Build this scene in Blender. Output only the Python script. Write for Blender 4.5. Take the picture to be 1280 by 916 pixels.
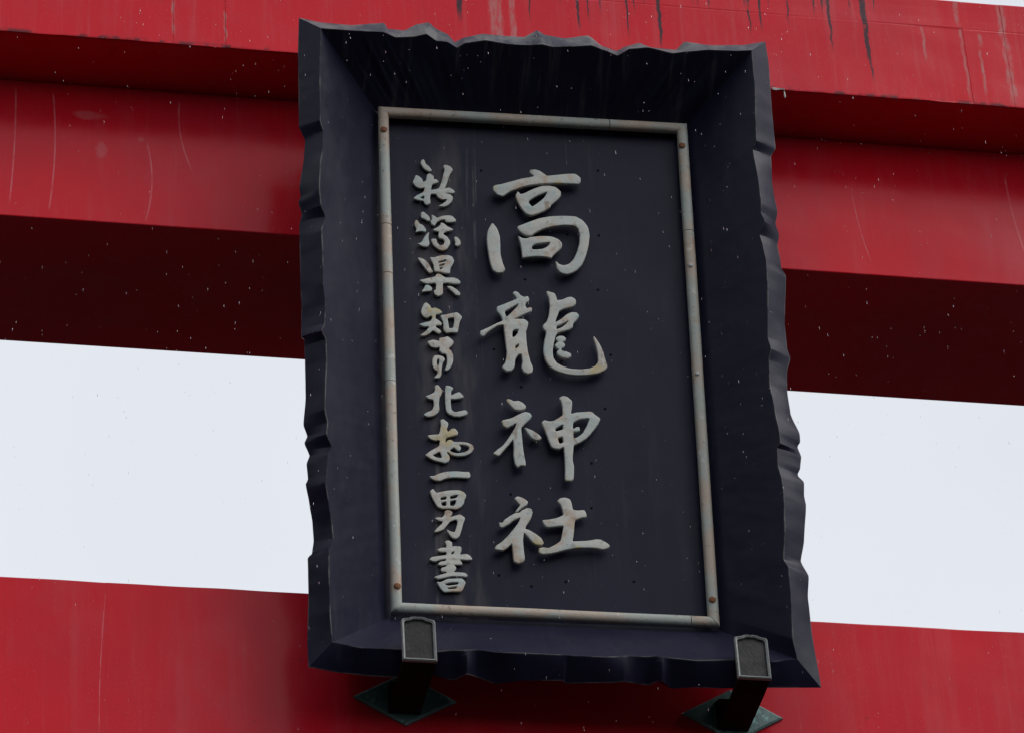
import bpy, bmesh, math, random
from mathutils import Vector, Matrix, noise

for o in list(bpy.data.objects): bpy.data.objects.remove(o)
scene = bpy.context.scene
COL = scene.collection
random.seed(7)

# ------------------------------------------------------------------ camera
cam_data = bpy.data.cameras.new('camera')
cam = bpy.data.objects.new('camera', cam_data); COL.objects.link(cam)
cam_data.sensor_width = 36.0
cam_data.lens = 36.0 * 5421.87 / 1280.0
cam_data.clip_start = 0.1; cam_data.clip_end = 3000.0
_r = Vector((0.98430664, -0.16861049, -0.05206675))
_u = Vector((-0.06327445, -0.61265641, 0.78781246))
_f = Vector((0.16473247, 0.77215453, 0.61371051))
M = Matrix.Identity(4)
for i in range(3): M[i][0], M[i][1], M[i][2] = _r[i], _u[i], -_f[i]
M.translation = Vector((-1.866, -8.34514, 1.6))
cam.matrix_world = M
scene.camera = cam

# ------------------------------------------------------------------ overcast sky
SUN_EL, SUN_AZ = math.radians(43), math.radians(128)     # azimuth clockwise from +Y (behind the gate): front right
world = bpy.data.worlds.new('World'); scene.world = world; world.use_nodes = True
nt = world.node_tree; nt.nodes.clear()
sky = nt.nodes.new('ShaderNodeTexSky'); sky.sky_type = 'NISHITA'; sky.sun_disc = False
sky.sun_elevation = SUN_EL; sky.sun_rotation = SUN_AZ; sky.dust_density = 4.0
b1 = nt.nodes.new('ShaderNodeBackground'); b1.inputs['Strength'].default_value = 0.08
b2 = nt.nodes.new('ShaderNodeBackground'); b2.inputs['Color'].default_value = (0.755, 0.785, 0.84, 1); b2.inputs['Strength'].default_value = 1.0
mx = nt.nodes.new('ShaderNodeMixShader'); mx.inputs[0].default_value = 0.88
wo = nt.nodes.new('ShaderNodeOutputWorld')
tc = nt.nodes.new('ShaderNodeTexCoord'); cn = nt.nodes.new('ShaderNodeTexNoise'); cn.inputs['Scale'].default_value = 5.0; cn.inputs['Detail'].default_value = 3.0
cm = nt.nodes.new('ShaderNodeMapRange'); cm.inputs[1].default_value = .3; cm.inputs[2].default_value = .7; cm.inputs[3].default_value = .96; cm.inputs[4].default_value = 1.06
nt.links.new(tc.outputs['Generated'], cn.inputs['Vector']); nt.links.new(cn.outputs['Fac'], cm.inputs[0]); nt.links.new(cm.outputs[0], b2.inputs['Strength'])
nt.links.new(sky.outputs[0], b1.inputs['Color'])
nt.links.new(b1.outputs[0], mx.inputs[1]); nt.links.new(b2.outputs[0], mx.inputs[2])
nt.links.new(mx.outputs[0], wo.inputs['Surface'])

# ------------------------------------------------------------------ sun, very soft behind the cloud
sun_d = bpy.data.lights.new('sun', 'SUN'); sun_d.energy = 1.5; sun_d.angle = math.radians(40); sun_d.color = (1.0, 0.98, 0.95)
sun = bpy.data.objects.new('sun', sun_d); COL.objects.link(sun)
sdir = Vector((math.sin(SUN_AZ)*math.cos(SUN_EL), math.cos(SUN_AZ)*math.cos(SUN_EL), math.sin(SUN_EL)))
sun.rotation_euler = sdir.to_track_quat('Z', 'Y').to_euler()
sun.location = sdir * 30

vs = scene.view_settings
vs.view_transform = 'Standard'; vs.look = 'None'; vs.exposure = 0.2; vs.gamma = 1.0; vs.use_curve_mapping = False

# ------------------------------------------------------------------ material helpers
class NT:
    def __init__(self, name):
        self.m = bpy.data.materials.new(name); self.m.use_nodes = True
        self.t = self.m.node_tree; self.t.nodes.clear()
        self.out = self.t.nodes.new('ShaderNodeOutputMaterial')
        self.b = self.t.nodes.new('ShaderNodeBsdfPrincipled')
        self.t.links.new(self.b.outputs[0], self.out.inputs['Surface'])
    def n(self, kind, **kw):
        x = self.t.nodes.new(kind)
        for k, v in kw.items(): setattr(x, k, v)
        return x
    def put(self, sock, v):
        if isinstance(v, bpy.types.NodeSocket): self.t.links.new(v, sock)
        elif isinstance(v, (tuple, list)) and len(v) == 3 and sock.type == 'RGBA': sock.default_value = (*v, 1)
        else: sock.default_value = v
    def math(self, op, a, b=0.0, c=None, clamp=False):
        x = self.n('ShaderNodeMath', operation=op); x.use_clamp = clamp
        self.put(x.inputs[0], a); self.put(x.inputs[1], b)
        if c is not None: self.put(x.inputs[2], c)
        return x.outputs[0]
    def ramp(self, v, a, b, lo=0.0, hi=1.0, smooth=True):
        x = self.n('ShaderNodeMapRange'); x.interpolation_type = 'SMOOTHSTEP' if smooth else 'LINEAR'
        self.put(x.inputs[0], v); self.put(x.inputs[1], a); self.put(x.inputs[2], b); self.put(x.inputs[3], lo); self.put(x.inputs[4], hi)
        return x.outputs[0]
    def mix(self, f, a, b):
        x = self.n('ShaderNodeMix', data_type='RGBA')
        self.put(x.inputs[0], f); self.put(x.inputs[6], a); self.put(x.inputs[7], b)
        return x.outputs[2]
    def noise(self, vec, scale, detail=3.0, rough=0.55):
        x = self.n('ShaderNodeTexNoise'); x.noise_dimensions = '3D'
        if vec is not None: self.t.links.new(vec, x.inputs['Vector'])
        x.inputs['Scale'].default_value = scale; x.inputs['Detail'].default_value = detail; x.inputs['Roughness'].default_value = rough
        return x.outputs['Fac']
    def scaled(self, vec, s):
        x = self.n('ShaderNodeVectorMath', operation='MULTIPLY')
        self.t.links.new(vec, x.inputs[0]); x.inputs[1].default_value = s
        return x.outputs[0]
    def pos(self): return self.n('ShaderNodeNewGeometry').outputs['Position']
    def obj(self): return self.n('ShaderNodeTexCoord').outputs['Object']
    def sep(self, v):
        x = self.n('ShaderNodeSeparateXYZ'); self.t.links.new(v, x.inputs[0]); return x.outputs
    def bump(self, h, strength, dist):
        x = self.n('ShaderNodeBump'); x.inputs['Strength'].default_value = strength; x.inputs['Distance'].default_value = dist
        self.t.links.new(h, x.inputs['Height']); self.t.links.new(x.outputs[0], self.b.inputs['Normal'])
    def done(self, color, rough, spec=0.5, metal=0.0):
        self.put(self.b.inputs['Base Color'], color); self.put(self.b.inputs['Roughness'], rough)
        self.put(self.b.inputs['Specular IOR Level'], spec); self.put(self.b.inputs['Metallic'], metal)
        return self.m

RED = (0.585, 0.008, 0.019)

# dark drips (x, lower end z, half width) and pale runs on the top lintel, metres
DRIPS = [(-0.176, 9.3225, 0.0084), (0.1436, 9.3207, 0.0037), (0.1719, 9.3582, 0.0026), (0.2047, 9.3847, 0.0021), (0.2768, 9.3055, 0.0021), (0.297, 9.4, 0.0021), (0.3646, 9.2799, 0.0042), (0.4605, 9.446, 0.0032), (0.4737, 9.4386, 0.0021), (0.5025, 9.4358, 0.0032), (0.612, 9.3568, 0.0026), (0.6431, 9.3716, 0.0032), (0.6689, 9.4589, 0.0021), (0.721, 9.4058, 0.0026), (0.7947, 9.4457, 0.0026), (0.8176, 9.4539, 0.0032), (0.8342, 9.3215, 0.0032), (0.8961, 9.4561, 0.0021), (0.9292, 9.2901, 0.0042), (0.9339, 9.2171, 0.0035), (0.9635, 9.469, 0.0021), (0.0132, 9.3418, 0.0021), (0.3266, 9.4379, 0.0032), (0.6027, 9.4549, 0.0042), (0.8261, 9.487, 0.0084), (0.9271, 9.4946, 0.0073), (0.0969, 9.4139, 0.0032), (-1.9, 9.35, 0.003), (-2.4, 9.40, 0.003), (1.75, 9.38, 0.003), (2.1, 9.31, 0.004)]
PALE = [(-0.079, 9.20, 0.017, 9.6), (-0.036, 9.25, 0.008, 9.6), (-0.9335, 9.19, 0.0045, 9.6), (-0.800, 9.18, 0.004, 9.30), (1.196, 9.18, 0.004, 9.445), (1.193, 9.44, 0.007, 9.6), (1.3185, 9.17, 0.011, 9.6), (1.2475, 9.37, 0.006, 9.43), (1.243, 9.20, 0.004, 9.37), (1.09, 9.3, 0.004, 9.44), (-1.6, 9.2, 0.006, 9.6)]

def red_paint(name, streaks=False, curved=(), scuffs=()):
    m = NT(name); p = m.pos(); s = m.sep(p)
    big = m.noise(m.scaled(p, (1.0, 1.0, 0.8)), 2.2, 4)
    fine = m.noise(m.scaled(p, (60, 60, 3)), 1.0, 4, .6)          # rain-washed vertical fading
    speck = m.noise(p, 160, 2)
    med = m.noise(m.scaled(p, (7, 7, 4)), 1.0, 5, .62)
    wash = m.noise(m.scaled(p, (16, 16, 1.1)), 1.0, 4, .6)
    col = m.mix(m.ramp(big, .35, .7), RED, (RED[0]*.86, RED[1]*1.5, RED[2]*1.4))
    col = m.mix(m.ramp(med, .46, .72, 0, .30), col, (.50, .045, .06))
    col = m.mix(m.ramp(med, .26, .44, .28, 0), col, (.46, .008, .018))
    col = m.mix(m.ramp(wash, .52, .72, 0, .30 if streaks else .18), col, (.50, .070, .085))
    col = m.mix(m.ramp(fine, .52, .80, 0, .34 if streaks else .16), col, (.52, .085, .10))
    col = m.mix(m.ramp(speck, .64, .74, 0, .28), col, (.55, .13, .14))
    col = m.mix(m.ramp(m.noise(p, 48, 3, .6), .72, .76, 0, .6), col, (.10, .02, .02))
    rough = m.math('ADD', m.ramp(big, .3, .7, .14, .20), m.ramp(wash, .4, .7, 0, .06))
    if streaks:
        wob = m.math('MULTIPLY', m.math('SUBTRACT', m.noise(m.scaled(p, (9, 9, 22)), 1.0, 2), .5), .016)
        xw = m.math('ADD', s[0], wob); zz = s[2]
        brk = m.noise(m.scaled(p, (120, 120, 26)), 1.0, 3, .7)
        acc = None
        for (x, zb, w, zt) in PALE:
            d = m.math('ABSOLUTE', m.math('SUBTRACT', xw, x))
            k = m.math('MULTIPLY', m.ramp(d, w*1.3, w*.6), m.ramp(zz, zb, zb+.05))
            k = m.math('MULTIPLY', k, m.ramp(zz, zt+.01, zt-.01))
            acc = k if acc is None else m.math('MAXIMUM', acc, k)
        acc = m.math('MULTIPLY', acc, m.ramp(brk, .35, .62, .10, .62))
        col = m.mix(acc, col, (.42, .20, .19))
        acc = None
        for (x, zb, w) in DRIPS:
            d = m.math('ABSOLUTE', m.math('SUBTRACT', xw, x))
            wz = m.ramp(zz, zb, zb+.22, w*.7, w*1.55, False)
            k = m.math('MULTIPLY', m.math('SUBTRACT', 1.0, m.math('DIVIDE', d, m.math('MULTIPLY', wz, 1.25)), clamp=True), 2.2, clamp=True)
            k = m.math('MULTIPLY', k, m.ramp(zz, zb-.01, zb+.06))
            acc = k if acc is None else m.math('MAXIMUM', acc, k)
        acc = m.math('MULTIPLY', acc, m.ramp(brk, .30, .46, .2, .96))
        col = m.mix(acc, col, (.035, .022, .03))
        # grime on the lower drip edge
        edge = m.math('MULTIPLY', m.math('MULTIPLY', m.ramp(zz, 9.190, 9.178), m.ramp(s[1], -.0575, -.0595)), m.ramp(m.noise(m.scaled(p, (22, 22, 22)), 1.0, 3), .48, .6))
        col = m.mix(m.math('MULTIPLY', edge, .8), col, (.05, .02, .025))
    for (x, z, hx, hz) in scuffs:
        ax_ = m.math('DIVIDE', m.math('SUBTRACT', s[0], x), hx); az_ = m.math('DIVIDE', m.math('SUBTRACT', s[2], z), hz)
        d2 = m.math('ADD', m.math('MULTIPLY', ax_, ax_), m.math('MULTIPLY', az_, az_))
        d2 = m.math('ADD', d2, m.math('MULTIPLY', m.math('SUBTRACT', m.noise(p, 30, 4, .65), .5), 2.4))
        col = m.mix(m.ramp(d2, 1.0, .2, 0, .45), col, (.55, .12, .13))
    acc = None
    for (x, zm, a, w, zb, zt, sl) in curved:                       # thin pale scratches, slightly bowed
        dz = m.math('SUBTRACT', s[2], zm)
        c = m.math('ADD', m.math('MULTIPLY', m.math('MULTIPLY', dz, dz), a), m.math('ADD', m.math('MULTIPLY', dz, sl), x))
        d = m.math('ABSOLUTE', m.math('SUBTRACT', s[0], c))
        k = m.math('MULTIPLY', m.ramp(d, w, w*.3), m.math('MULTIPLY', m.ramp(s[2], zb, zb+.03), m.ramp(s[2], zt, zt-.03)))
        acc = k if acc is None else m.math('MAXIMUM', acc, k)
    if acc is not None:
        col = m.mix(m.math('MULTIPLY', acc, m.ramp(m.noise(p, 25, 3), .3, .65, .15, .55)), col, (.62, .20, .22))
    dent = m.noise(m.scaled(p, (1.6, 1.6, 2.2)), 1.6, 2, .4)
    m.bump(m.math('ADD', m.math('MULTIPLY', dent, 1.0), m.math('MULTIPLY', m.noise(p, 90, 2), .018)), .40, .02)
    return m.done(col, rough, .20)

M_KAS = red_paint('red_paint_streaked', True)
M_SHI = red_paint('red_paint', curved=[(-1.3246, 8.95, -.12, .0028, 8.75, 9.16, .024), (-1.2206, 8.97, -.25, .0028, 8.735, 9.15, 0.0), (-.8956, 9.02, 1.0, .0028, 8.90, 9.15, -.14), (-.9707, 8.856, -.85, .0026, 8.72, 9.0, .02), (1.33, 9.0, .3, .003, 8.72, 9.1, -.06), (.9, 8.9, .4, .002, 8.75, 9.0, -.1)], scuffs=[(-1.135, 9.072, .055, .018), (-1.10, 8.955, .02, .03), (-1.0, 9.0, .012, .012)])
M_NUK = red_paint('red_paint_tie_beam', curved=[(-1.085, 7.42, .10, .0018, 7.1, 7.64, .03), (.62, 7.35, 8, .002, 7.33, 7.37, .0)])

def black_sheet(name, board=False, worn_sheen=False, streaky=False):
    m = NT(name); p = m.obj(); s = m.sep(p)
    big = m.noise(p, 3.5, 4); fine = m.noise(m.scaled(p, (24, 3.0, 24)), 1.0, 4, .6); sp = m.noise(p, 140, 2)
    col = m.mix(m.ramp(big, .35, .7), (.0085, .0082, .0235), (.0118, .0110, .0295))
    col = m.mix(m.ramp(fine, .55, .8, 0, .25), col, (.042, .040, .052))
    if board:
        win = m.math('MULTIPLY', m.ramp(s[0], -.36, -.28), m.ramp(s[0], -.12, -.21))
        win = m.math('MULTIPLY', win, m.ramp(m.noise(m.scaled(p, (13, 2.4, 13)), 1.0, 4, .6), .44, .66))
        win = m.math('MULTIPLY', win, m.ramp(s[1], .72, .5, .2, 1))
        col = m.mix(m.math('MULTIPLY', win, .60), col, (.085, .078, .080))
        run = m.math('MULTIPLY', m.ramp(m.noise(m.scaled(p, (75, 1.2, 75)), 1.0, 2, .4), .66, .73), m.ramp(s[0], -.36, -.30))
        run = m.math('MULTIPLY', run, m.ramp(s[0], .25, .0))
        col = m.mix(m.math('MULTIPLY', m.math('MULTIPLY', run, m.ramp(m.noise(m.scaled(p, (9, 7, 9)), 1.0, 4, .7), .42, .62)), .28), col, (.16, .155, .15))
    col = m.mix(m.ramp(sp, .70, .78, 0, .35), col, (.10, .10, .11))
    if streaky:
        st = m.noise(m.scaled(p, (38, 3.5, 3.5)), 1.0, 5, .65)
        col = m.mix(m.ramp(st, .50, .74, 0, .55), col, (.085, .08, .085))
    if worn_sheen:
        at = m.n('ShaderNodeAttribute'); at.attribute_name = 'wear_sheen'
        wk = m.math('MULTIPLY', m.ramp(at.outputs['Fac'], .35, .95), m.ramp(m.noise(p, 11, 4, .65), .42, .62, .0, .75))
        col = m.mix(wk, col, (.17, .165, .155))  # worn edges; on the top rail also a painted sky sheen
    dent = m.noise(p, 4.2, 3, .5)
    m.bump(m.math('ADD', dent, m.math('MULTIPLY', sp, .02)), .10 if board else .26, .03)
    return m.done(col, m.ramp(big, .3, .7, .32, .44), .17)

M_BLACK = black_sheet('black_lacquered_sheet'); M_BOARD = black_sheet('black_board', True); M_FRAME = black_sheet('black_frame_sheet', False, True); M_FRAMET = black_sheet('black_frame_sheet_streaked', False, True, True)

def letter_paint(name):
    m = NT(name); p = m.obj(); s = m.sep(p)
    n1 = m.noise(p, 9, 4); n2 = m.noise(p, 26, 4, .65); n3 = m.noise(p, 70, 3)
    n4 = m.noise(m.scaled(p, (34, 12, 34)), 1.0, 4, .65)
    col = m.mix(m.ramp(n1, .38, .62), (.41, .45, .43), (.50, .485, .445))
    col = m.mix(m.ramp(n2, .52, .66, 0, .75), col, (.43, .32, .23))
    col = m.mix(m.ramp(n2, .30, .44, .7, 0), col, (.30, .43, .42))
    col = m.mix(m.ramp(m.noise(p, 11, 3), .60, .70, 0, .75), col, (.46, .37, .17))
    col = m.mix(m.ramp(n4, .60, .70, 0, .75), col, (.24, .16, .11))
    col = m.mix(m.ramp(n3, .60, .70, 0, .45), col, (.16, .14, .12))
    m.bump(n3, .25, .004)
    return m.done(col, .55, .4)
M_LET = letter_paint('weathered_silver_paint')

def rim_paint(name):
    m = NT(name); p = m.obj()
    n1 = m.noise(p, 5, 4); n2 = m.noise(p, 18, 4, .65); n3 = m.noise(p, 60, 3, .7)
    col = m.mix(m.ramp(n1, .44, .56), (.35, .38, .35), (.42, .345, .28))
    col = m.mix(m.ramp(n2, .55, .70, 0, .7), col, (.38, .265, .19))
    col = m.mix(m.ramp(n2, .30, .42, .7, 0), col, (.31, .40, .39))
    col = m.mix(m.ramp(m.noise(p, 30, 4, .7), .60, .68, 0, .6), col, (.66, .64, .60))
    col = m.mix(m.ramp(n3, .60, .70, 0, .7), col, (.12, .09, .075))
    m.bump(n3, .3, .004)
    return m.done(col, .5, .4)
M_RIM = rim_paint('weathered_rim_paint')

def simple(name, c1, c2, scale, rough, spec=.5, metal=0.0, c3=None):
    m = NT(name); p = m.obj(); a = m.noise(p, scale, 4, .6)
    col = m.mix(m.ramp(a, .35, .65), c1, c2)
    if c3: col = m.mix(m.ramp(m.noise(p, scale*2.3, 4, .65), .55, .68, 0, .85), col, c3)
    m.bump(m.noise(p, scale*4, 3), .25, .004)
    return m.done(col, rough, spec, metal)
M_RUST = simple('rusted_steel', (.16, .06, .028), (.30, .15, .08), 60, .8, .3)
M_ZINC = simple('galvanised_steel', (.40, .42, .42), (.48, .49, .48), 60, .5, .5)
M_HOLE = simple('dark_hole', (.004, .004, .005), (.006, .006, .007), 40, .9, .1)
M_VERD = simple('verdigris_copper', (.06, .13, .13), (.11, .20, .20), 14, .45, .5, 0.0, (.26, .50, .50))
M_CAPF = simple('bracket_cap_frame', (.15, .16, .158), (.22, .225, .22), 30, .5, .5)
M_CAPP = simple('bracket_cap_plate', (.010, .010, .011), (.022, .021, .021), 22, .5, .22, 0.0, (.045, .032, .032))
M_BEAM = simple('bracket_beam_steel', (.012, .006, .006), (.010, .007, .007), 18, .8, .06)
M_FLAKE = simple('peeling_primer', (.55, .55, .52), (.45, .44, .42), 60, .7)
M_STONE = simple('grey_granite', (.24, .235, .225), (.31, .30, .29), 30, .75)

# ------------------------------------------------------------------ object helpers
def link(name, me, mat, parent=None):
    o = bpy.data.objects.new(name, me); COL.objects.link(o)
    if mat and not me.materials: me.materials.append(mat)
    if parent is not None: o.parent = parent
    return o
def thing(name, label, cat, mw=None, group=None):
    o = bpy.data.objects.new(name, None); COL.objects.link(o); o.empty_display_size = .2
    o['label'] = label; o['category'] = cat
    if group: o['group'] = group
    if mw is not None: o.matrix_world = mw
    return o
def mesh(name, verts, faces, smooth=False):
    me = bpy.data.meshes.new(name); me.from_pydata([tuple(v) for v in verts], [], faces); me.update()
    bm = bmesh.new(); bm.from_mesh(me); bmesh.ops.recalc_face_normals(bm, faces=bm.faces); bm.to_mesh(me); bm.free()
    if smooth:
        for p in me.polygons: p.use_smooth = True
    return me
def box(name, a, b, bev=0.0, seg=2):
    bm = bmesh.new(); bmesh.ops.create_cube(bm, size=1)
    for v in bm.verts: v.co = Vector([(a[i]+b[i])/2 + v.co[i]*(b[i]-a[i]) for i in range(3)])
    if bev: bmesh.ops.bevel(bm, geom=bm.edges[:], offset=bev, segments=seg, profile=.5, affect='EDGES')
    me = bpy.data.meshes.new(name); bm.to_mesh(me); bm.free(); return me
def prism_x(name, prof, x0, x1):
    n = len(prof); vs_ = [(x0, y, z) for y, z in prof] + [(x1, y, z) for y, z in prof]
    f = [list(range(n)), list(range(2*n-1, n-1, -1))] + [[i, (i+1) % n, n+(i+1) % n, n+i] for i in range(n)]
    return mesh(name, vs_, f)
def disc_dome(name, r, h, seg=16):
    vs_ = []; f = []
    prof = [(r, 0), (r, h*.45), (r*.85, h*.75), (r*.5, h*.95)]
    for rr, zz in prof:
        for i in range(seg): vs_.append((rr*math.cos(2*math.pi*i/seg), rr*math.sin(2*math.pi*i/seg), zz))
    for k in range(len(prof)-1):
        for i in range(seg): f.append([k*seg+i, k*seg+(i+1) % seg, (k+1)*seg+(i+1) % seg, (k+1)*seg+i])
    vs_.append((0, 0, h)); top = len(vs_)-1; k = len(prof)-1
    for i in range(seg): f.append([k*seg+i, k*seg+(i+1) % seg, top])
    f.append(list(range(seg-1, -1, -1)))
    return mesh(name, vs_, f, True)

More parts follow.
